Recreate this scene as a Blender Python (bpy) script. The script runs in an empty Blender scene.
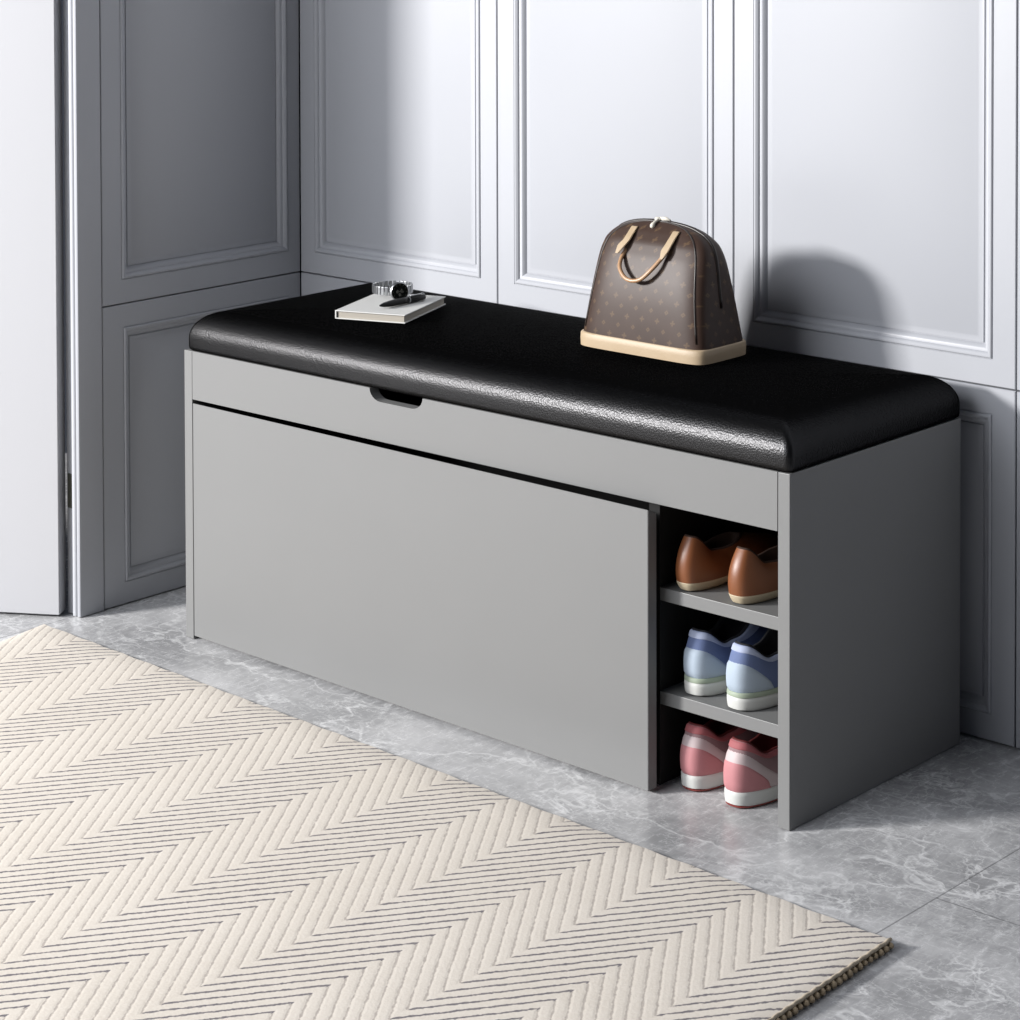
import bpy, bmesh, math, random
from mathutils import Vector, Matrix
random.seed(7)
S = bpy.context.scene
C = S.collection

# ------------------------------------------------------------------ camera
cam = bpy.data.cameras.new('camera'); co = bpy.data.objects.new('camera', cam); C.objects.link(co)
fwd = Vector((-0.66658, 0.74480, -0.03084)).normalized()
rgt = Vector((0.7452, 0.6668, -0.0027)); rgt = (rgt - fwd * rgt.dot(fwd)).normalized()
upv = rgt.cross(fwd)
m = Matrix((rgt, upv, -fwd)).transposed().to_4x4(); m.translation = Vector((2.9349, -2.5178, 1.2446))
co.matrix_world = m
cam.sensor_fit = 'HORIZONTAL'; cam.sensor_width = 36; cam.lens = 2486.04 / 1020 * 36
cam.shift_x = -(510.39 - 510) / 1020; cam.shift_y = (-87.13 - 510) / 1020
cam.clip_start = 0.05; cam.clip_end = 60
S.camera = co

# ------------------------------------------------------------------ world, lights, exposure
w = bpy.data.worlds.new('world'); S.world = w; w.use_nodes = True
bg = w.node_tree.nodes['Background']; bg.inputs[0].default_value = (0.72, 0.80, 1.0, 1); bg.inputs[1].default_value = 0.065

def area(name, loc, target, size, power, col):
    l = bpy.data.lights.new(name, 'AREA'); l.shape = 'RECTANGLE'; l.size, l.size_y = size
    l.energy = power; l.color = col
    o = bpy.data.objects.new(name, l); C.objects.link(o); o.location = loc
    d = Vector(target) - Vector(loc); o.rotation_euler = d.to_track_quat('-Z', 'Y').to_euler()
    return o
area('window_light', (-2.25, -4.05, 1.95), (0.5, 0.3, 0.35), (0.80, 0.5), 490, (1.0, 0.98, 0.965))
area('soft_fill', (-0.5, -4.7, 3.0), (0.3, 0.1, 0.2), (3.4, 2.4), 205, (0.93, 0.95, 1.0))  # added fill lamp, no real source; lifts shadows on front-facing surfaces
S.view_settings.view_transform = 'Standard'; S.view_settings.look = 'None'
S.view_settings.exposure = 0.0; S.view_settings.gamma = 1.0; S.view_settings.use_curve_mapping = False

# ------------------------------------------------------------------ node helpers
class V:
    """a scalar socket with operators"""
    nt = None
    def __init__(s, x): s.s = x
    @staticmethod
    def op(o, *a):
        n = V.nt.nodes.new('ShaderNodeMath'); n.operation = o
        for i, x in enumerate(a):
            if isinstance(x, V): V.nt.links.new(x.s, n.inputs[i])
            else: n.inputs[i].default_value = x
        return V(n.outputs[0])
    def __add__(a, b): return V.op('ADD', a, b)
    def __radd__(a, b): return V.op('ADD', b, a)
    def __sub__(a, b): return V.op('SUBTRACT', a, b)
    def __rsub__(a, b): return V.op('SUBTRACT', b, a)
    def __mul__(a, b): return V.op('MULTIPLY', a, b)
    def __rmul__(a, b): return V.op('MULTIPLY', b, a)
    def __truediv__(a, b): return V.op('DIVIDE', a, b)
def vf(o, *a): return V.op(o, *a)
def smooth(x, a, b):
    n = V.nt.nodes.new('ShaderNodeMapRange'); n.interpolation_type = 'SMOOTHSTEP'
    V.nt.links.new(x.s, n.inputs[0]); n.inputs[1].default_value = a; n.inputs[2].default_value = b
    return V(n.outputs[0])
def mixc(f, a, b):
    n = V.nt.nodes.new('ShaderNodeMix'); n.data_type = 'RGBA'
    for s, x in ((n.inputs[0], f), (n.inputs[6], a), (n.inputs[7], b)):
        if isinstance(x, V): V.nt.links.new(x.s, s)
        elif isinstance(x, (tuple, list)): s.default_value = (*[c * AK for c in x], 1)
        else: s.default_value = x
    return V(n.outputs[2])
def coords(scale=(1, 1, 1), rot=0.0):
    t = V.nt.nodes.new('ShaderNodeTexCoord'); mp = V.nt.nodes.new('ShaderNodeMapping')
    mp.inputs['Scale'].default_value = scale; mp.inputs['Rotation'].default_value = (0, 0, rot)
    V.nt.links.new(t.outputs['Object'], mp.inputs[0]); return mp.outputs[0]
def noise(vec, scale, detail=3, rough=.5, dist=0.0):
    n = V.nt.nodes.new('ShaderNodeTexNoise'); n.inputs['Scale'].default_value = scale
    n.inputs['Detail'].default_value = detail; n.inputs['Roughness'].default_value = rough
    n.inputs['Distortion'].default_value = dist; V.nt.links.new(vec, n.inputs['Vector'])
    return V(n.outputs['Fac']), n.outputs['Color']
def warp(vec, col, amt):
    a = V.nt.nodes.new('ShaderNodeVectorMath'); a.operation = 'MULTIPLY_ADD'
    V.nt.links.new(col, a.inputs[0]); a.inputs[1].default_value = (amt,) * 3; V.nt.links.new(vec, a.inputs[2])
    return a.outputs[0]
def sep(vec):
    n = V.nt.nodes.new('ShaderNodeSeparateXYZ'); V.nt.links.new(vec, n.inputs[0])
    return V(n.outputs[0]), V(n.outputs[1]), V(n.outputs[2])
def bump(h, strength, dist=.001, bs=None):
    n = V.nt.nodes.new('ShaderNodeBump'); n.inputs['Strength'].default_value = strength
    n.inputs['Distance'].default_value = dist; V.nt.links.new(h.s, n.inputs['Height'])
    V.nt.links.new(n.outputs[0], BS.inputs['Normal'])
def lin(c):
    return tuple(((x / 255) / 12.92 if x / 255 < .04045 else ((x / 255 + .055) / 1.055) ** 2.4) for x in c)
AK = 0.72
def mat(name, col, rough=.5, metal=0.0, spec=.5, coat=0.0, grain=0.0, gscale=300):
    global BS
    mt = bpy.data.materials.new(name); mt.use_nodes = True; V.nt = mt.node_tree
    BS = V.nt.nodes['Principled BSDF']
    if not metal: col = tuple(c * AK for c in col)
    BS.inputs['Base Color'].default_value = (*col, 1); BS.inputs['Roughness'].default_value = rough
    BS.inputs['Metallic'].default_value = metal; BS.inputs['Specular IOR Level'].default_value = spec
    BS.inputs['Coat Weight'].default_value = coat
    if grain:
        f, _ = noise(coords(), gscale, 2)
        bump(f, grain)
    return mt
def setc(x): V.nt.links.new(x.s, BS.inputs['Base Color'])
def setr(x): V.nt.links.new(x.s, BS.inputs['Roughness'])

# materials -------------------------------------------------------
WALL = (0.532, 0.547, 0.584)
M = {}
M['wall'] = mat('wall_paint', WALL, .42, grain=.05, gscale=500)
f, _ = noise(coords(), 3, 2); setc(mixc(f, tuple(c * .97 for c in WALL), tuple(min(1, c * 1.03) for c in WALL)))
M['gap'] = mat('wall_gap_dark', (.03, .03, .035), .8)
M['door'] = mat('door_paint', (.56, .565, .59), .45, grain=.04, gscale=400)
M['hinge'] = mat('aged_hinge_metal', (.09, .09, .07), .45, metal=.5)
M['grey'] = mat('grey_lacquered_board', (.25, .251, .249), .38, spec=.25, grain=.03, gscale=900)
f, _ = noise(coords(), 6, 2); setc(mixc(f, (.243, .245, .243), (.255, .257, .255)))
M['greyshade'] = mat('inner_board_painted_shade', (.018, .018, .018), .7, spec=.2)  # near-black colour paints in the shade inside the bench
# leather
M['leather'] = mat('black_leather', (.036, .036, .037), .36, metal=1.0)
BS.inputs['Specular Tint'].default_value = (0, 0, 0, 1)
vo = V.nt.nodes.new('ShaderNodeTexVoronoi'); vo.inputs['Scale'].default_value = 420
V.nt.links.new(coords(), vo.inputs['Vector'])
f, _ = noise(coords(), 60, 3); bump(V(vo.outputs['Distance']) + f * .8, .45, .0006)
# marble floor
M['floor'] = mat('grey_marble_tiles', (.4, .4, .4), .22, spec=.5)
c0 = coords(); x, y, z = sep(c0)
gy1 = vf('ABSOLUTE', vf('FRACT', (y + 0.04 + 6) / .6) - 0.0)
gx = vf('PINGPONG', x - 1.387 + 6.4, .8)
right = vf('GREATER_THAN', x, 1.387)
gya = vf('PINGPONG', y + 0.045 + 6.0, .3); gyb = vf('PINGPONG', y + 0.36 + 7.2, .45)
gy = gya * right + gyb * (1 - right)
line = 1 - smooth(vf('MINIMUM', gx, gy), .0006, .0016)
tile_r = vf('FLOOR', (x - 1.387 + 6.0) / .6)
cw = coords((1, 1.25, 1), .5)
_, nc = noise(cw, 2.2, 4, .55); w1 = warp(cw, nc, .30)
_, nc2 = noise(cw, 14, 3, .6); w2 = warp(w1, nc2, .045)
base, _ = noise(w2, 5, 8, .62); fine, _ = noise(coords((2.2, .7, 1), .9), 42, 6, .7)
def vein(vec, scale, width, seedoff):
    mp = V.nt.nodes.new('ShaderNodeMapping'); mp.inputs['Location'].default_value = (seedoff, seedoff * .7, seedoff)
    V.nt.links.new(vec, mp.inputs[0])
    n, _ = noise(mp.outputs[0], scale, 5, .55)
    return 1 - smooth(vf('ABSOLUTE', n - .5), 0.0, width)
def vorv(vec, scale, width):
    v = V.nt.nodes.new('ShaderNodeTexVoronoi'); v.feature = 'DISTANCE_TO_EDGE'; v.inputs['Scale'].default_value = scale
    V.nt.links.new(vec, v.inputs['Vector']); return 1 - smooth(V(v.outputs['Distance']), 0.0, width)
patch, _ = noise(cw, 3.1, 3, .6, 1.0)
pm = smooth(patch, .42, .62)
v1 = vein(w2, 3.0, .012, 3.1); v2 = vein(w2, 7.5, .020, 9.7); v3 = vorv(w2, 8.5, .035); v4 = vorv(warp(w2, nc2, .05), 22, .035)
v5 = vein(coords((1.2, 3.0, 1), .6), 20, .018, 5.0)
veins = vf('MINIMUM', v1 * .6 + v2 * pm * .65 + v3 * pm * .6 + v4 * pm * .6 + v5 * .5, 1.0)
colr = mixc(smooth(base * .65 + fine * .35, .36, .64), (.38, .383, .39), (.68, .682, .69))
colr = mixc(veins, colr, (.90, .905, .91))
colr = mixc(line * .55, colr, (.10, .10, .105))
setc(colr); setr(.18 + fine * .16)
bump(fine * .4 - line, .12, .0008)
# rug
M['rug'] = mat('cream_herringbone_weave', (.8, .74, .64), .95, spec=.1)
c0 = coords(); x, y, z = sep(c0)
wf, wc = noise(c0, 70, 3); wx, wy, _z = sep(warp(c0, wc, .0032))
tri = vf('PINGPONG', wx - 1.337 + 2.04, .102)
ph = (wy - tri * 1.45 + 6.0) / .0272
fr = vf('PINGPONG', ph, .5)           # 0 at the groove
hard, _ = noise(c0, 150, 3, .7); low, _ = noise(coords((1, 1, 1)), 5, 2)
sgn = vf('GREATER_THAN', vf('FRACT', (x - 1.337 + 2.04) / .204), .5)    # which way the rib runs
gw = .108 - sgn * .048 + (hard - .5) * .34
groove = 1 - smooth(fr - gw, -.03, .05)
lump, _ = noise(coords(), 330, 2)
ribs = smooth(fr, .03, .30)
cream = mixc(low, (.82, .75, .655), (.89, .825, .74))
cream = mixc(smooth(lump, .35, .7) * .35, cream, (.96, .905, .825))
gc = mixc(sgn, (.22, .205, .22), (.46, .41, .37))
setc(mixc(groove * (.95 - sgn * .25 + (lump - .5) * .8), cream, gc))
bump(ribs * .6 + lump * .8, .28, .0013)
M['rugedge'] = mat('rug_edge_jute', (.52, .41, .27), .9, grain=.5, gscale=500)
M['rugbind'] = mat('rug_edge_binding', (.62, .53, .40), .9, grain=.4, gscale=400)
# bag
M['bag'] = mat('brown_patterned_canvas', (.05, .03, .022), .43, spec=.24)
c0 = coords(); x, y, z = sep(c0); x = x - y
P = .0135
def motif(ox, oz):
    u = vf('PINGPONG', x + ox + 2 * P * 40, P); v = vf('PINGPONG', z + oz + 2 * P * 40, P)
    r = vf('SQRT', u * u + v * v); ang = vf('ARCTAN2', v, u)
    pet = vf('ABSOLUTE', vf('COSINE', ang * 2.0))
    return 1 - smooth(r - pet * .0030 - .0010, -.0010, .0012)
def cross(ox, oz):
    u = vf('PINGPONG', x + ox + 2 * P * 40, P); v = vf('PINGPONG', z + oz + 2 * P * 40, P)
    d = u + v
    return (1 - smooth(d, .0026, .0046)) * smooth(vf('SQRT', u * u + v * v), .0004, .0012)
mm = vf('MAXIMUM', motif(0, 0), cross(P, P))
fn, _ = noise(c0, 45, 3)
setc(mixc(mm * .38, mixc(fn, (.048, .028, .021), (.072, .043, .032)), (.23, .145, .075)))
f, _ = noise(c0, 700, 2); bump(f, .12, .0005)
M['tan'] = mat('natural_tan_leather', (.53, .40, .25), .5, grain=.15, gscale=300)
f, _ = noise(coords(), 40, 3); setc(mixc(f, (.50, .37, .225), (.60, .465, .31)))
M['tancord'] = mat('handle_leather', (.52, .31, .17), .35)
M['darkpipe'] = mat('dark_piping', (.02, .012, .009), .4)
M['pullm'] = mat('pale_zip_pull', (.80, .76, .66), .4)
M['brass'] = mat('brass', (.6, .45, .2), .3, metal=1)
# book, watch, pen
M['paper'] = mat('book_pages', (.50, .46, .39), .9)
x, y, z = sep(coords()); st, _ = noise(coords((1, 1, 60)), 9, 2); setc(mixc(st, (.40, .365, .31), (.56, .52, .45)))
M['cover'] = mat('white_book_cover', (.80, .80, .77), .6)
M['steel'] = mat('brushed_steel', (.38, .39, .40), .35, metal=1)
M['dial'] = mat('black_dial', (.008, .009, .008), .15)
M['dialmark'] = mat('dial_marks', (.10, .10, .085), .4)
M['blackgloss'] = mat('black_gloss_plastic', (.004, .004, .0045), .3, spec=.2)
# shoes
M['brown'] = mat('cognac_leather', (.25, .085, .03), .42, grain=.1, gscale=200)
M['brownin'] = mat('brown_lining', (.05, .022, .012), .8)
M['creamsole'] = mat('cream_sole', (.62, .52, .36), .6)
M['blue'] = mat('slate_blue_suede', (.14, .19, .36), .8, grain=.2, gscale=600)
M['bluep'] = mat('pale_blue_mesh', (.47, .56, .66), .7, grain=.2, gscale=800)
M['bluec'] = mat('periwinkle_collar', (.46, .52, .70), .75)
M['bluein'] = mat('black_lining', (.012, .013, .018), .8)
M['green'] = mat('sage_green_line', (.40, .47, .36), .6)
M['whitesole'] = mat('white_rubber', (.72, .73, .70), .55)
M['pink'] = mat('pink_suede', (.60, .25, .265), .7, grain=.2, gscale=600)
M['pinkd'] = mat('deep_pink_collar', (.42, .12, .13), .75)
M['pinkw'] = mat('dusty_white_leather', (.66, .54, .54), .6)
M['pinkm'] = mat('mauve_mesh', (.32, .20, .21), .8, grain=.3, gscale=900)
M['redin'] = mat('dark_red_lining', (.13, .012, .012), .7)
M['redsole'] = mat('red_outsole', (.36, .07, .06), .6)
M['lace'] = mat('lace', (.5, .45, .45), .8)

# ------------------------------------------------------------------ mesh helpers
def obj(name, bm, mt, parent=None, smooth_=False, auto=None, label=None):
    me = bpy.data.meshes.new(name); bmesh.ops.recalc_face_normals(bm, faces=bm.faces); bm.to_mesh(me); bm.free()
    me.materials.append(M[mt])
    if smooth_:
        for p in me.polygons: p.use_smooth = True
        if auto is not None: me.set_sharp_from_angle(angle=math.radians(auto))
    o = bpy.data.objects.new(name, me); C.objects.link(o)
    if parent: o.parent = parent
    if label: o['label'] = label
    return o
def box(bm, x0, x1, y0, y1, z0, z1, bev=0.0):
    vs = [bm.verts.new((x, y, z)) for x in (x0, x1) for y in (y0, y1) for z in (z0, z1)]
    fs = [(0, 1, 3, 2), (4, 6, 7, 5), (0, 4, 5, 1), (2, 3, 7, 6), (0, 2, 6, 4), (1, 5, 7, 3)]
    faces = [bm.faces.new([vs[i] for i in f]) for f in fs]
    if bev:
        es = list({e for f in faces for e in f.edges})
        bmesh.ops.bevel(bm, geom=es, offset=bev, segments=2, affect='EDGES', profile=.5)
def boxo(name, dims, mt, parent=None, bev=.0012, label=None):
    bm = bmesh.new(); box(bm, *dims, bev); return obj(name, bm, mt, parent, label=label)
def prism(bm, pts, z0, z1):
    a = [bm.verts.new((p[0], p[1], z0)) for p in pts]; b = [bm.verts.new((p[0], p[1], z1)) for p in pts]
    n = len(pts); bm.faces.new(a[::-1]); bm.faces.new(b)
    for i in range(n): bm.faces.new((a[i], a[(i + 1) % n], b[(i + 1) % n], b[i]))
def rings(bm, rs, cap0=True, cap1=True, closed=True):
    vr = [[bm.verts.new(p) for p in r] for r in rs]
    n = len(rs[0])
    for a, b in zip(vr, vr[1:]):
        for i in range(n if closed else n - 1):
            j = (i + 1) % n; bm.faces.new((a[i], a[j], b[j], b[i]))
    if cap0: bm.faces.new(vr[0][::-1])
    if cap1: bm.faces.new(vr[-1])
    return vr
def tube(bm, pts, r, seg=10, flat=1.0):
    pts = [Vector(p) for p in pts]; rs = []; prev = None
    rr = r if isinstance(r, (list, tuple)) else [r] * len(pts)
    for i, p in enumerate(pts):
        t = (pts[min(i + 1, len(pts) - 1)] - pts[max(i - 1, 0)]).normalized()
        if prev is None: prev = t.orthogonal().normalized()
        u = (prev - t * prev.dot(t)).normalized(); prev = u; v = t.cross(u)
        rs.append([p + u * math.cos(a) * rr[i] + v * math.sin(a) * rr[i] * flat for a in [2 * math.pi * k / seg for k in range(seg)]])
    rings(bm, rs)
def spline(ctrl, n=40):
    P_ = [Vector(p) for p in ctrl]; P_ = [2 * P_[0] - P_[1]] + P_ + [2 * P_[-1] - P_[-2]]
    out = []; segs = len(P_) - 3
    for k in range(n + 1):
        t = k / n * segs; i = min(int(t), segs - 1); t -= i
        a, b, c, d = P_[i:i + 4]
        out.append(.5 * ((2 * b) + (c - a) * t + (2 * a - 5 * b + 4 * c - d) * t * t + (3 * b - a - 3 * c + d) * t ** 3))
    return out
def empty(name, loc, label, cat, group=None, rz=0):
    o = bpy.data.objects.new(name, None); C.objects.link(o); o.location = loc; o.rotation_euler = (0, 0, rz)
    o.empty_display_size = .05; o['label'] = label; o['category'] = cat
    if group: o['group'] = group
    return o
def struct(name, bm, mt, label=None, **k):
    o = obj(name, bm, mt, **k); o['kind'] = 'structure'
    if label: o['label'] = label
    return o

# ------------------------------------------------------------------ floor
bm = bmesh.new(); box(bm, -4, 5, -6, .60, -.05, 0)
struct('floor', bm, 'floor', 'grey marble tiled floor with white veins')

# ------------------------------------------------------------------ panelled walls
YW, XL, HS, TOP = .4344, -.1979, .4909, 2.45
# moulding profile: (inset from outer edge, height above the board face)
PROF = [(0, 0), (.0005, -.0012), (.0013, -.0012), (.0018, .0008), (.0030, .0018), (.0050, .0018), (.0074, .0004), (.0090, -.0012), (.0095, -.0028), (.0104, -.0029),
        (.0125, -.0036), (.0146, -.0052), (.0166, -.0074), (.0182, -.0096), (.0188, -.0106), (.0198, -.0106), (.0202, -.0088),
        (.0268, -.0088), (.0296, -.0078)]
def panel(parent, fr, u0, u1, v0, v1, iu0, iu1, iv0, iv1):
    """fr(u,v,h)->xyz ; board u0..u1 x v0..v1 with moulding whose outer edge is iu0..iu1 x iv0..iv1"""
    bm = bmesh.new(); T = .018; b = .0010
    def R_(a0, a1, b0, b1, h): return [fr(a0, b0, h), fr(a1, b0, h), fr(a1, b1, h), fr(a0, b1, h)]
    rs = [R_(u0, u1, v0, v1, -T), R_(u0, u1, v0, v1, -b), R_(u0 + b, u1 - b, v0 + b, v1 - b, 0), R_(iu0, iu1, iv0, iv1, 0)]
    rings(bm, rs, cap0=True, cap1=False)
    board = obj('wall_panel', bm, 'wall', parent)
    bm = bmesh.new()
    rs = [R_(iu0 + d, iu1 - d, iv0 + d, iv1 - d, h) for d, h in PROF]
    rings(bm, rs, cap0=False, cap1=True)
    o = obj('panel_moulding', bm, 'wall', board, smooth_=True, auto=28)
g = .0011
bm = bmesh.new(); box(bm, XL - .10, 3.05, YW + .0175, YW + .10, 0, TOP)
wb = struct('wall_back', bm, 'gap', 'pale grey panelled back wall with framed mouldings')
frb = lambda u, v, h: (u, YW - h, v)
seams = [XL, .2627, .7347, 1.2106, 1.683, 2.155, 2.627]
for i in range(6):
    a, b = seams[i], seams[i + 1]
    panel(wb, frb, a + g, b - g, HS + g, TOP, a + .036, b - .036, .528, TOP - .04)
    panel(wb, frb, a + g, b - g, .002, HS - g, a + .036, b - .036, .038, .4535)
bm = bmesh.new(); box(bm, XL - .024, XL - .0175, -.046, YW + .02, 0, TOP)
wl = struct('wall_left', bm, 'gap', 'shaded grey panelled side wall beside the doorway')
frl = lambda u, v, h: (XL + h, u, v)
panel(wl, frl, -.0015 + g, YW - .0004, HS + g, TOP, .0385, .4055, .530, TOP - .04)
panel(wl, frl, -.0015 + g, YW - .0004, .002, HS - g, .0410, .4055, .037, .4535)

# doorway trim: flat casing, bright edge, rebate, round bead
pts = [(XL - .0170, -.0020 - g), (XL - .0003, -.0020 - g), (XL + .0007, -.0032), (XL + .0007, -.0478), (XL + .0002, -.0500), (XL - .0012, -.0512),
       (XL - .0046, -.0520), (XL - .0056, -.0505), (XL - .0062, -.0465), (XL - .0084, -.0465)]
for k in range(9):
    a = math.radians(-10 - k * 20); pts.append((XL - .0136 + .0052 * math.cos(a), -.0480 + .0046 * math.sin(a)))
pts += [(XL - .0190, -.0470), (XL - .0350, -.0470), (XL - .0350, -.0020 - g)]
bm = bmesh.new(); prism(bm, pts, .0015, TOP)
t1 = struct('trim_1', bm, 'wall', 'grey moulded casing at the edge of the doorway', smooth_=True, auto=35)
# open door slab
D0 = Vector((-.2245, -.0712)); dd = Vector((-.8447, -.5353)).normalized(); dn = Vector((-dd.y, dd.x)) * -1
if dn.y < 0: dn = -dn
W_, T_ = .82, .034
pl = [D0, D0 + dd * W_, D0 + dd * W_ + dn * T_, D0 + dn * T_]
bm = bmesh.new(); prism(bm, [(p.x, p.y) for p in pl], .004, 2.1)
bmesh.ops.bevel(bm, geom=list(bm.edges), offset=.001, segments=2, affect='EDGES')
dr = struct('door_1', bm, 'door', 'open white door slab standing at the left edge')
boxo('hinge', (XL - .0320, XL - .0200, -.0485, -.0450, .172, .227), 'hinge', t1, .0004, label='dark tarnished metal hinge plate in the casing')

# ------------------------------------------------------------------ storage bench
L, D, H, T = 1.1454, .400, .450, .018
B = empty('storage_bench', (0, 0, 0), 'long grey shoe storage bench with black leather seat standing against the panelled wall', 'bench')
boxo('side_panel', (0, T, 0, D, 0.001, H), 'grey', B, .0008)
boxo('side_panel', (L - T, L, 0, D, 0.001, H), 'grey', B, .0008)
# front rail with finger notch
def notch_profile():
    p = [(T + .0006, .3752), (L - T - .0012, .3752), (L - T - .0012, H)]
    n0, n1, zb, r = .4020, .5160, .4325, .018
    p.append((n1, H))
    for k in range(7):
        a = math.pi / 2 * k / 6; p.append((n1 - .004 - (r + .004) * (1 - math.cos(a)) - .0, H - (H - zb) * math.sin(a)))
    for k in range(7):
        a = math.pi / 2 * (1 - k / 6); p.append((n0 + .004 + (r + .004) * (1 - math.cos(a)), H - (H - zb) * math.sin(a)))
    p.append((n0, H)); p.append((T + .0006, H)); return p
pr = notch_profile(); bm = bmesh.new()
a = [bm.verts.new((q[0], .0003, q[1])) for q in pr]; b = [bm.verts.new((q[0], T, q[1])) for q in pr]
bm.faces.new(a); bm.faces.new(b[::-1])
for i in range(len(pr)): j = (i + 1) % len(pr); bm.faces.new((a[i], b[i], b[j], a[j]))
obj('front_rail', bm, 'grey', B)
# door, a little ajar at its right edge
x0, x1, yo = T + .0012, .9385, -.0235
bm = bmesh.new()
def dv(f, o, z): # f along the door, o thickness
    return (x0 + (x1 - x0) * f, yo * f + o * T, z)
vs = [bm.verts.new(dv(f, o, z - (.008 * o if z > .3 else 0))) for f, zz in ((0, (.0060, .3692)), (1, (.0050, .3728))) for o in (0, 1) for z in zz]
for f in [(0, 1, 3, 2), (4, 6, 7, 5), (0, 4, 5, 1), (2, 3, 7, 6), (0, 2, 6, 4), (1, 5, 7, 3)]: bm.faces.new([vs[i] for i in f])
bmesh.ops.bevel(bm, geom=list(bm.edges), offset=.0007, segments=2, affect='EDGES')
obj('door', bm, 'grey', B)
boxo('divider', (.912, .930, .012, D - .010, .001, .3745), 'greyshade', B, .0005)
boxo('bin_floor', (T, L - T, .004, D - .010, .3752 - .0005, .3852), 'greyshade', B, 0)
boxo('back_panel', (T, L - T, D - .010, D - .002, .002, H - .002), 'greyshade', B, 0)
for z1 in (.2625, .1255):
    boxo('shelf', (.930, L - T, .012, D - .010, z1 - .0172, z1), 'grey', B, .0006)
# seat cushion
def rrect(x0, x1, y0, y1, r, z, n=7, mx=44, my=14):
    p = []
    def arc(cx, cy, a0):
        for k in range(n + 1):
            a = a0 + math.pi / 2 * k / n; p.append((cx + r * math.cos(a), cy + r * math.sin(a), z))
    def ln(a, b, m_):
        for k in range(1, m_): p.append((a[0] + (b[0] - a[0]) * k / m_, a[1] + (b[1] - a[1]) * k / m_, z))
    arc(x0 + r, y0 + r, math.pi); ln((x0 + r, y0), (x1 - r, y0), mx)
    arc(x1 - r, y0 + r, -math.pi / 2); ln((x1, y0 + r), (x1, y1 - r), my)
    arc(x1 - r, y1 - r, 0); ln((x1 - r, y1), (x0 + r, y1), mx)
    arc(x0 + r, y1 - r, math.pi / 2); ln((x0, y1 - r), (x0, y0 + r), my)
    return p
cx0, cx1, cy0, cy1 = .0065, L + .0015, -.0015, D + .002
RR = .046; rs = []
lv = [(.004, H + .0006), (.0008, H + .003), (0, H + .008), (0, H + .014), (0, H + .019)]
for k in range(1, 15):
    a = math.pi / 2 * k / 14; lv.append((RR * (1 - math.cos(a)), H + .019 + .0415 * math.sin(a)))
lv += [(.07, H + .0618), (.11, H + .0630), (.15, H + .0636), (.19, H + .0638)]
for ins, z in lv:
    rs.append(rrect(cx0 + ins, cx1 - ins, cy0 + ins, cy1 - ins, max(.010 - ins * .15, .004), z))
bm = bmesh.new(); rings(bm, rs)
obj('seat_cushion', bm, 'leather', B, smooth_=True, auto=60, label='black leather seat cushion with rounded edges')
ZT = H + .0640

# ------------------------------------------------------------------ rug
bm = bmesh.new()
TLc, TRc = Vector((-.197, -.123)), Vector((1.418, -.1895))
BRc = TRc + Vector((.045, -1)) * 1.15; BLc = TLc + Vector((.20, -1)) * 1.09
nx, ny = 120, 40; top = []
for j in range(ny + 1):
    row = []
    for i in range(nx + 1):
        f, g_ = i / nx, j / ny
        p = (TLc * (1 - f) + TRc * f) * (1 - g_) + (BLc * (1 - f) + BRc * f) * g_
        e = min(1, min(f, 1 - f, g_, 1 - g_) * 1.6 / .008)
        wob = .0011 * math.sin(p.x * 91 + p.y * 37) if min(j, ny - j) == 0 else 0
        row.append(bm.verts.new((p.x, p.y + wob, .0082 + .0024 * math.sqrt(e))))
    top.append(row)
for j in range(ny):
    for i in range(nx): bm.faces.new((top[j][i], top[j + 1][i], top[j + 1][i + 1], top[j][i + 1]))
bd = top[0] + [r[-1] for r in top[1:]] + top[-1][-2::-1] + [r[0] for r in top[-2:0:-1]]
lo = [bm.verts.new((v.co.x, v.co.y, .0008)) for v in bd]
for i in range(len(bd)): j = (i + 1) % len(bd); bm.faces.new((bd[i], bd[j], lo[j], lo[i]))
rug = obj('herringbone_rug', bm, 'rug', smooth_=True, auto=50)
rug['label'] = 'cream herringbone woven rug with dark ribs lying on the marble floor'; rug['category'] = 'rug'
# right edge: binding roll and lumpy jute edge
def edge_pts(A, Bp, n): return [A + (Bp - A) * k / n for k in range(n + 1)]
bm = bmesh.new()
ep = [(p.x + .001, p.y,   .0096 + .0007 * math.sin(k * 1.9)) for k, p in enumerate(edge_pts(TRc + Vector((0, -.001)), BRc, 200))]
tube(bm, ep, .0022, 8); obj('edge_binding', bm, 'rugbind', rug, smooth_=True)
bm = bmesh.new()
n = 105
for k in range(n):
    p = TRc + (BRc - TRc) * ((k + .5) / n)
    r = random.uniform(.0036, .0048)
    mt_ = Matrix.Translation((p.x + .0030, p.y, .0046)) @ Matrix.Diagonal((1.15, 1.0, random.uniform(.85, 1.15), 1))
    bmesh.ops.create_icosphere(bm, subdivisions=2, radius=r, matrix=mt_)
obj('edge_fringe', bm, 'rugedge', rug, smooth_=True, label='brown knotted jute edge of the rug')

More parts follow.
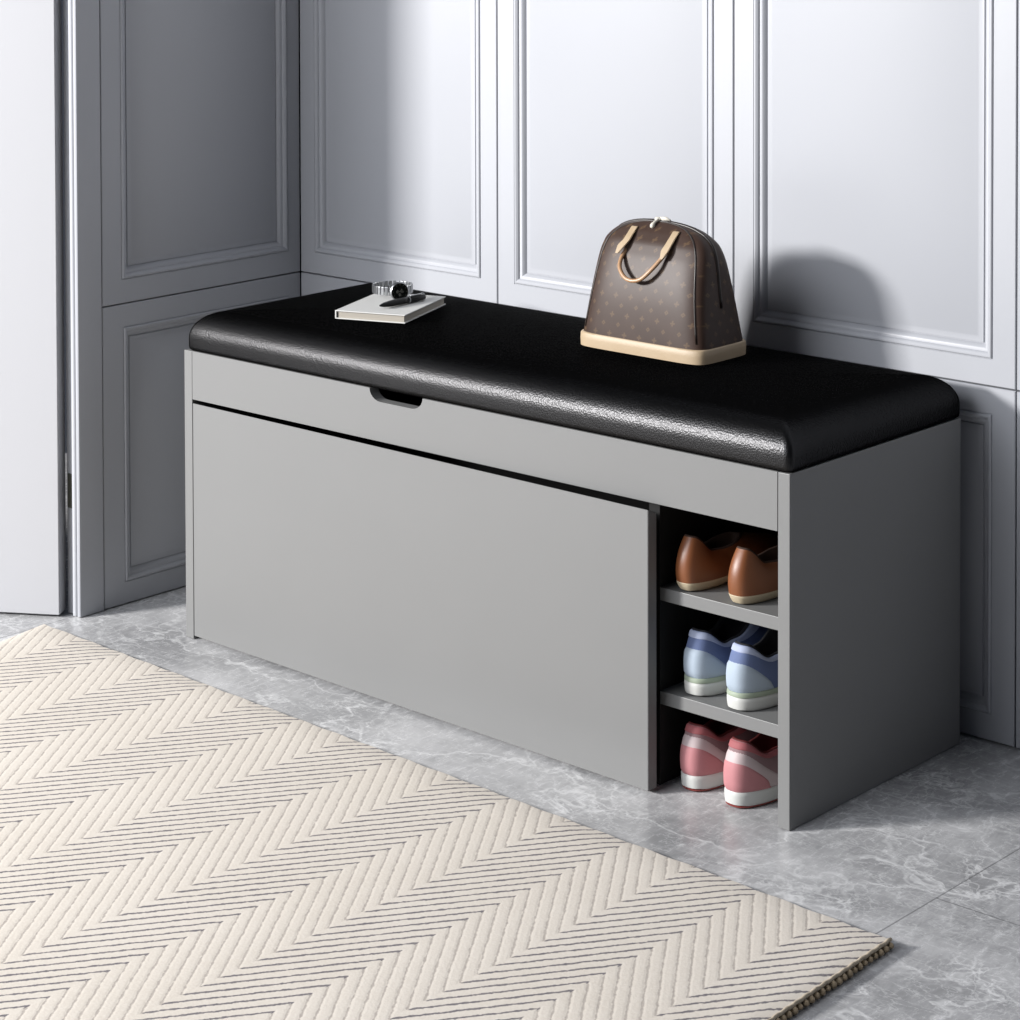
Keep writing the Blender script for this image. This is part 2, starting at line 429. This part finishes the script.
# ------------------------------------------------------------------ handbag
HB = empty('handbag', (0, 0, 0), 'brown patterned dome handbag with tan leather base standing on the black seat', 'bag')
BX, BY = .7510, .2440
def tab(t, pts):
    for (a, va), (b, vb) in zip(pts, pts[1:]):
        if t <= b: return va + (vb - va) * max(0, (t - a)) / (b - a)
    return pts[-1][1]
def stab(t, pts):
    for (a, va), (b, vb) in zip(pts, pts[1:]):
        if t <= b:
            f = max(0, (t - a)) / (b - a); return va + (vb - va) * f * f * (3 - 2 * f)
    return pts[-1][1]
WZ = [(0, .113), (.02, .112), (.05, .1075), (.08, .1035), (.105, .1005), (.125, .0985), (.140, .0960), (.150, .0930), (.158, .0890), (.165, .0825),
      (.171, .0740), (.176, .0630), (.180, .0480), (.182, .0340), (.1835, .0150)]
DZ = [(0, .0590), (.02, .0575), (.05, .0545), (.08, .0505), (.107, .0450), (.136, .0370), (.156, .0295), (.171, .0190), (.178, .0115), (.182, .0070), (.1835, .0040)]
def sect(a, b, z, e=4.6, n=72, cy=0.0):
    p = []
    for k in range(n):
        t = 2 * math.pi * k / n; c, s = math.cos(t), math.sin(t)
        p.append((BX + a * math.copysign(abs(c) ** (2 / e), c), BY + cy + b * math.copysign(abs(s) ** (2 / e), s), ZT + z))
    return p
zs = [z * .9658 for z in [.0015, .01, .02, .03, .045, .06, .075, .09, .105, .115, .125, .133, .140, .146, .152, .157, .162, .166, .170, .1735, .177, .180, .183, .185, .187, .1885, .190]]
bm = bmesh.new()
rings(bm, [sect(tab(z, WZ), tab(z, DZ), z, 7.0 - 3.0 * z / .19) for z in zs])
obj('body', bm, 'bag', HB, smooth_=True, auto=60)
bm = bmesh.new()
lvz = [(0.0004, -.003), (0.0016, 0.0012), (.012, .0022), (.0195, .0022), (.0212, .0012), (.0214, -.001)]
rings(bm, [sect(tab(z, WZ) + d, tab(z, DZ) + d, z, 7.4) for z, d in lvz], cap0=True, cap1=False)
obj('base_trim', bm, 'tan', HB, smooth_=True, auto=50, label='tan leather base band')
# piping along the dome, front and rear
for s in (-1, 1):
    pts = []
    for sx in (-1, 1):
        seq = [z for z in zs if z > .021]
        col_ = [(BX + sx * tab(z, WZ) * (.5 ** (1 / (7.0 - 3.0 * z / .19))), BY + s * tab(z, DZ) * (.5 ** (1 / (7.0 - 3.0 * z / .19))), ZT + z) for z in seq]
        pts += col_ if sx < 0 else col_[::-1]
    bm = bmesh.new(); tube(bm, pts, .0013, 8); obj('piping', bm, 'darkpipe', HB, smooth_=True)
# zip strip over the top
pts = []; seq = [z for z in zs if z > .06]
pts = [(BX - tab(z, WZ), BY, ZT + z) for z in seq] + [(BX, BY, ZT + .1845)] + [(BX + tab(z, WZ), BY, ZT + z) for z in seq[::-1]]
bm = bmesh.new(); tube(bm, pts, .0024, 8); obj('zip', bm, 'darkpipe', HB, smooth_=True)
zp = bmesh.new()
bmesh.ops.create_icosphere(zp, subdivisions=3, radius=.0048, matrix=Matrix.Translation((.7450, BY - .002, ZT + .1860)) @ Matrix.Diagonal((1.2, .8, .75, 1)))
tube(zp, spline([(.7470, BY - .004, ZT + .1860), (.7455, BY - .012, ZT + .1820), (.7435, BY - .0155, ZT + .1750)], 8), [.0022] * 5 + [.0032, .0036, .0034, .0018], 8)
tube(zp, [(.7470, BY, ZT + .1870), (.7580, BY, ZT + .1878), (.7660, BY, ZT + .1862)], [.0026, .0030, .0012], 8)
obj('zip_pull', zp, 'pullm', HB, smooth_=True, label='pale zip pull on top of the bag')
def handle(sgn_, front=True):
    fy = lambda z: BY - sgn_ * (tab(z - ZT, DZ))
    xa, xb = .7150, .7900
    za = ZT + .1690
    c = [(xa - .002, fy(za) - sgn_ * .004, za - .020), (xa - .004, fy(ZT + .15) - sgn_ * .009, za - .034), (xa + .001, fy(ZT + .13) - sgn_ * .014, za - .049),
         (xa + .018, fy(ZT + .12) - sgn_ * .017, za - .0620), (xa + .040, fy(ZT + .12) - sgn_ * .016, za - .0610), (xa + .059, fy(ZT + .13) - sgn_ * .013, za - .0440), (xb - .001, fy(ZT + .15) - sgn_ * .005, za - .020)]
    bm = bmesh.new(); tube(bm, spline(c, 40), .0030, 10)
    hd = obj('handle', bm, 'tancord', HB, smooth_=True)
    for xt, dx in ((xa, -.013), (xb, -.006)):
        bm = bmesh.new()
        path = [(xt, fy(za + .006) - sgn_ * .0016, za + .006), (xt, fy(za - .006) - sgn_ * .0028, za - .004), (xt - .001, fy(za - .012) - sgn_ * .0045, za - .011),
                (xt + dx * .45, fy(za - .020) - sgn_ * .0075, za - .019), (xt + dx * .75, fy(za - .030) - sgn_ * .0095, za - .030)]
        wd = [.0058, .0056, .0058, .0064, .0026]; rs_ = []
        for (px, py, pz), h_ in zip(path, wd):
            rs_.append([(px - h_, py - sgn_ * .0022, pz), (px + h_, py - sgn_ * .0022, pz), (px + h_, py + sgn_ * .0012, pz), (px - h_, py + sgn_ * .0012, pz)])
        rings(bm, rs_); bmesh.ops.bevel(bm, geom=list(bm.edges), offset=.0007, segments=2, affect='EDGES')
        tb = obj('handle_tab', bm, 'tan', hd, smooth_=True, auto=40)
    return hd
handle(1); handle(-1)

# ------------------------------------------------------------------ book
BK = empty('book', (.3443, .1374, ZT + .0004), 'closed white hardcover book lying on the left of the black seat', 'book', rz=math.radians(21))
wA, lA, hA = .1142, .1620, .0130     # local: -x along front edge, +y to the back
boxo('cover', (-wA, 0, 0, lA, 0, .0016), 'cover', BK, .0004)
boxo('cover', (-wA, 0, 0, lA, hA - .0016, hA), 'cover', BK, .0004)
boxo('page_block', (-wA + .003, -.0025, .0025, lA - .0025, .0016, hA - .0016), 'paper', BK, 0)
boxo('spine', (-wA - .0012, -wA + .0012, 0, lA, 0.0, hA), 'cover', BK, .0006)
ZB = ZT + .0004 + hA

# ------------------------------------------------------------------ wrist watch, standing on its side
WT = empty('wrist_watch', (.2320, .2250, ZB + .0003), 'steel wrist watch with black dial standing on its side on the white book', 'watch', rz=math.atan2(-.0135, .0265))
# local +x points to the case
R0, zc = .0305, .0152
def cyl_x(bm, x0, x1, r, seg=40, r2=None, cz=zc):
    r2 = r if r2 is None else r2
    rings(bm, [[(x, rr_ * math.cos(2 * math.pi * k / seg), cz + rr_ * math.sin(2 * math.pi * k / seg)) for k in range(seg)] for x, rr_ in ((x0, r), (x1, r2))])
bm = bmesh.new(); cyl_x(bm, R0 - .0035, R0 + .0035, .0138); cyl_x(bm, R0 + .0035, R0 + .0052, .0150, r2=.0138)
ring_ = bmesh.new()
case = obj('case', bm, 'steel', WT, smooth_=True, auto=30); ring_.free()
bm = bmesh.new(); cyl_x(bm, R0 + .0052, R0 + .0057, .0130); dl = obj('dial', bm, 'dial', WT, label='black watch dial')
bm = bmesh.new()
for k in range(12):
    a = math.pi / 6 * k; c_, s_ = math.cos(a), math.sin(a)
    for q in (0,):
        u_, v_ = .0110 * c_, .0110 * s_
        box(bm, R0 + .0057, R0 + .00595, u_ - .0006, u_ + .0006, zc + v_ - .0006, zc + v_ + .0006)
for cy_, cz_ in ((-.004, 0), (.004, 0), (0, -.004)):
    seg = 16; n0 = [[(x_, cy_ + r_ * math.cos(2 * math.pi * k / seg), zc + cz_ + r_ * math.sin(2 * math.pi * k / seg)) for k in range(seg)] for x_, r_ in ((R0 + .00575, .0020), (R0 + .00595, .0019), (R0 + .00595, .0015))]
    rings(bm, n0)
tube(bm, [(R0 + .0062, 0, zc), (R0 + .0062, .0035, zc + .0045)], .0004, 6); tube(bm, [(R0 + .0062, 0, zc), (R0 + .0062, -.0050, zc + .0035)], .0003, 6)
obj('dial_markings', bm, 'dialmark', dl)
bm = bmesh.new(); cyl_k = []
tube(bm, [(R0, .0138, zc), (R0, .0168, zc)], .0018, 10); obj('crown', bm, 'steel', WT, smooth_=True)
bm = bmesh.new()
N = 30
for k in range(N):
    a = 2 * math.pi * k / N
    if abs((a + math.pi) % (2 * math.pi) - math.pi) < .34: continue
    hb = .0066 - .0008 * (1 - math.cos(a)) / 2
    sub = bmesh.new(); box(sub, -.0013, .0013, -.0025, .0025, -hb, hb, .0005)
    mx_ = Matrix.Translation((R0 * math.cos(a), R0 * math.sin(a), zc)) @ Matrix.Rotation(a, 4, 'Z')
    bmesh.ops.transform(sub, matrix=mx_, verts=sub.verts)
    me_ = bpy.data.meshes.new('t'); sub.to_mesh(me_); sub.free(); bm.from_mesh(me_); bpy.data.meshes.remove(me_)
obj('bracelet', bm, 'steel', WT, label='steel link bracelet')

# ------------------------------------------------------------------ pen
p0, p1 = Vector((.2850, .1430, 0)), Vector((.2830, .2440, 0))
PN = empty('pen', (p0.x, p0.y, ZB + .0058), 'black pen with silver clip lying on the white book before the watch', 'pen', rz=math.radians(1.1))
Lp = (p1 - p0).length
bm = bmesh.new(); tube(bm, [(0, t * Lp, 0) for t in (0, .02, .10, .25, .50, .62)], [.0006, .0016, .0036, .0050, .0053, .0053], 16); obj('barrel', bm, 'blackgloss', PN, smooth_=True)
bm = bmesh.new(); tube(bm, [(0, t * Lp, 0) for t in (.635, .64, .80, .97, 1.0)], [.0053, .0056, .0056, .0050, .0030], 16); obj('cap', bm, 'blackgloss', PN, smooth_=True)
bm = bmesh.new(); tube(bm, [(0, t * Lp, 0) for t in (.62, .636)], .0057, 16); obj('band', bm, 'steel', PN, smooth_=True)
bm = bmesh.new(); box(bm, .0010, .0036, .66 * Lp, .95 * Lp, .0056, .0068, .0004); box(bm, .0010, .0036, .93 * Lp, .96 * Lp, .0030, .0066, .0004); obj('clip', bm, 'steel', PN, label='silver pen clip')

# ------------------------------------------------------------------ shoes
def shoe(name, loc, rz, label, group, kind, ln=.245, w=.039, h=.080, z0=.024, mirror=1):
    root = empty(name, loc, label, 'shoe', group, rz)
    NS = 64
    def shape(v):
        return tab(v, [(0, .93), (.15, .92), (.40, .80), (.55, .88), (.72, 1.0), (.85, .96), (1, .85)])
    slip = kind == 'brown'
    def P_(s, u, off=0.0):
        """s in 0..1 round the outline from the heel, u 0..1 from sole to rim"""
        t = 2 * math.pi * s; v = (1 - math.cos(t)) / 2; sn = math.sin(t)
        bulge = -.0035 * math.sin(min(1, u * 1.0) * math.pi)
        yb = .006 + bulge + (.013 if slip else .011) * u ** 2
        yf = ln - .004 - (ln * (.44 if not slip else .46)) * u ** 1.8
        ww = w * (.93 - (.26 if not slip else .34) * u ** 1.6) + .0015 * math.sin(u * math.pi)
        y_ = yb + (yf - yb) * v
        x_ = ww * shape(v + (0 if u < .3 else 0)) * math.copysign(abs(sn) ** .72, sn) * mirror
        rim = stab(v, [(0, h), (.30, h - (.020 if not slip else .022)), (.50, h - (.018 if not slip else .024)), (1, h + (.012 if not slip else -.018))])
        z_ = z0 + (rim - z0) * u
        p = Vector((x_, y_, z_))
        if off:
            nrm = Vector((sn * mirror, -math.cos(t), 0)); nrm.normalize(); p += nrm * off
        return p
    us = [k / 18 for k in range(19)]
    bm = bmesh.new()
    rings(bm, [[P_(k / NS, u) for k in range(NS)] for u in us], cap0=False, cap1=False)
    up = obj('upper', bm, {'brown': 'brown', 'blue': 'blue', 'pink': 'pinkm'}[kind], root, smooth_=True)
    # lining: roll over the rim, then down inside
    bm = bmesh.new(); rr = []
    ctr = Vector((0, ln * .3, 0))
    for dz, ins in ((0, 0), (.0016, .0012), (.0018, .003), (.0005, .0046), (-.010, .0052), (-.030, .0055), (-(h - z0) * .9, .008)):
        row = []
        for k in range(NS):
            p = P_(k / NS, 1.0, -ins); row.append((p.x, p.y, max(p.z + dz, z0 + .003)))
        rr.append(row)
    rings(bm, rr, cap0=False, cap1=True)
    obj('lining', bm, {'brown': 'brownin', 'blue': 'bluein', 'pink': 'redin'}[kind], root, smooth_=True)
    def patch(nm, mt_, s0, s1, lo_, hi_, off, label=None, parent=up, n=40, m_=8):
        bm = bmesh.new(); rs_ = []
        for j in range(m_ + 1):
            row = []
            for i in range(n + 1):
                s = s0 + (s1 - s0) * i / n; a_, b_ = lo_(s), hi_(s)
                e_ = off if 0 < j < m_ and 0 < i < n else -.0006
                row.append(P_(s % 1, a_ + (b_ - a_) * j / m_, e_))
            rs_.append(row)
        rings(bm, rs_, cap0=False, cap1=False, closed=False)
        return obj(nm, bm, mt_, parent, smooth_=True, label=label)
    if kind != 'brown':
        q = .150
        ub = lambda s: .66 * max(0, 1 - (abs(s) / q) ** 3) ** .5
        c1, c2, c3 = {'blue': ('bluep', 'bluec', None), 'pink': ('pink', 'pinkd', 'pinkw')}[kind]
        patch('heel_counter', c1, -q, q, lambda s: 0, ub, .0016, {'blue': 'pale blue heel counter', 'pink': 'pink heel counter'}[kind])
        if c3:
            q2 = .188; ub2 = lambda s: .84 * max(0, 1 - (abs(s) / q2) ** 3) ** .5
            patch('heel_band', c3, -q2, q2, lambda s: 0, ub2, .0009, 'dusty white band round the heel counter')
        patch('collar', c2, -.36, .36, lambda s: .85, lambda s: 1.0, .0016, {'blue': 'light periwinkle padded collar', 'pink': 'deep pink padded collar'}[kind])
        # tongue and laces
        bm = bmesh.new(); rs_ = []
        for j in range(9):
            f_ = j / 8; yy = ln * .56 + .045 - f_ * .055; zz = h - .004 + f_ * (.018 if kind == 'blue' else .012)
            rs_.append([(xx, yy + .2 * abs(xx), zz - xx * xx * 14) for xx in [(-.018 + .036 * i / 8) for i in range(9)]])
        rings(bm, rs_, cap0=False, cap1=False, closed=False)
        bmesh.ops.solidify(bm, geom=list(bm.faces), thickness=.003)
        obj('tongue', bm, {'blue': 'bluein', 'pink': 'pinkd'}[kind], root, smooth_=True)
        for j in range(4):
            yy = ln * .56 + .006 + j * .011; zz = h + .009 - j * .004
            bm = bmesh.new(); tube(bm, spline([(-.019, yy, zz - .010), (-.010, yy - .002, zz), (0, yy, zz + .002), (.010, yy - .002, zz), (.019, yy, zz - .010)], 10), .0015, 6)
            obj('lace', bm, 'lace', root, smooth_=True)
    # sole
    def sole(nm, mt_, za, zb_, d0, d1, parent=root, label=None):
        bm = bmesh.new(); rs_ = []
        for f_ in (0, .12, .3, .5, .7, .88, 1):
            z_ = za + (zb_ - za) * f_; d_ = d0 + (d1 - d0) * f_ + .0008 * math.sin(f_ * math.pi) - (.0015 if f_ in (0, 1) else 0)
            row = []
            for k in range(NS):
                p = P_(k / NS, 0, d_); up_ = 0
                v = (1 - math.cos(2 * math.pi * k / NS)) / 2
                if f_ == 0 and za < .004: up_ = max(0, v - .8) * .05 + max(0, .05 - v) * .06
                row.append((p.x, p.y, z_ + up_))
            rs_.append(row)
        rings(bm, rs_); return obj(nm, bm, mt_, parent, smooth_=True, auto=50, label=label)
    if kind == 'brown': sole('sole', 'creamsole', .0006, z0 + .0006, -.0065, .0008, label='cream rubber sole')
    if kind == 'blue':
        sole('sole', 'whitesole', .0006, z0 - .006, .000, .0018)
        sole('sole_stripe', 'green', z0 - .0062, z0 + .0012, .0018, .0006, label='sage green line above the sole')
    if kind == 'pink':
        sole('sole', 'whitesole', .0030, z0 + .001, .000, .0014)
        sole('outsole', 'redsole', .0006, .0036, -.003, -.0002, label='thin red outsole')
    return root
Z1, Z2 = .2625, .1255
shoe('leather_shoe', (.9660, .006, Z1 + .0002), math.radians(0), 'brown leather shoe with cream sole on the top shelf, nearer the grey door', 'pair of brown leather shoes', 'brown', h=.070, z0=.013, w=.0355)
shoe('leather_shoe', (1.0490, .007, Z1 + .0002), math.radians(-3), 'brown leather shoe with cream sole on the top shelf, nearer the bench end panel', 'pair of brown leather shoes', 'brown', h=.070, z0=.013, w=.0355, mirror=-1)
shoe('sneaker', (.9735, .017, Z2 + .0002), math.radians(0), 'blue and white sneaker on the middle shelf, nearer the grey door', 'pair of blue sneakers', 'blue', h=.083, z0=.024)
shoe('sneaker', (1.0460, .010, Z2 + .0002), math.radians(-5), 'blue and white sneaker on the middle shelf, nearer the bench end panel', 'pair of blue sneakers', 'blue', h=.083, z0=.024, mirror=-1)
shoe('sneaker', (.9700, .014, .0004), math.radians(0), 'pink and white sneaker on the floor under the shelves, nearer the grey door', 'pair of pink sneakers', 'pink', h=.084, z0=.021)
shoe('sneaker', (1.0440, .007, .0004), math.radians(-5), 'pink and white sneaker on the floor under the shelves, nearer the bench end panel', 'pair of pink sneakers', 'pink', h=.084, z0=.021, mirror=-1)
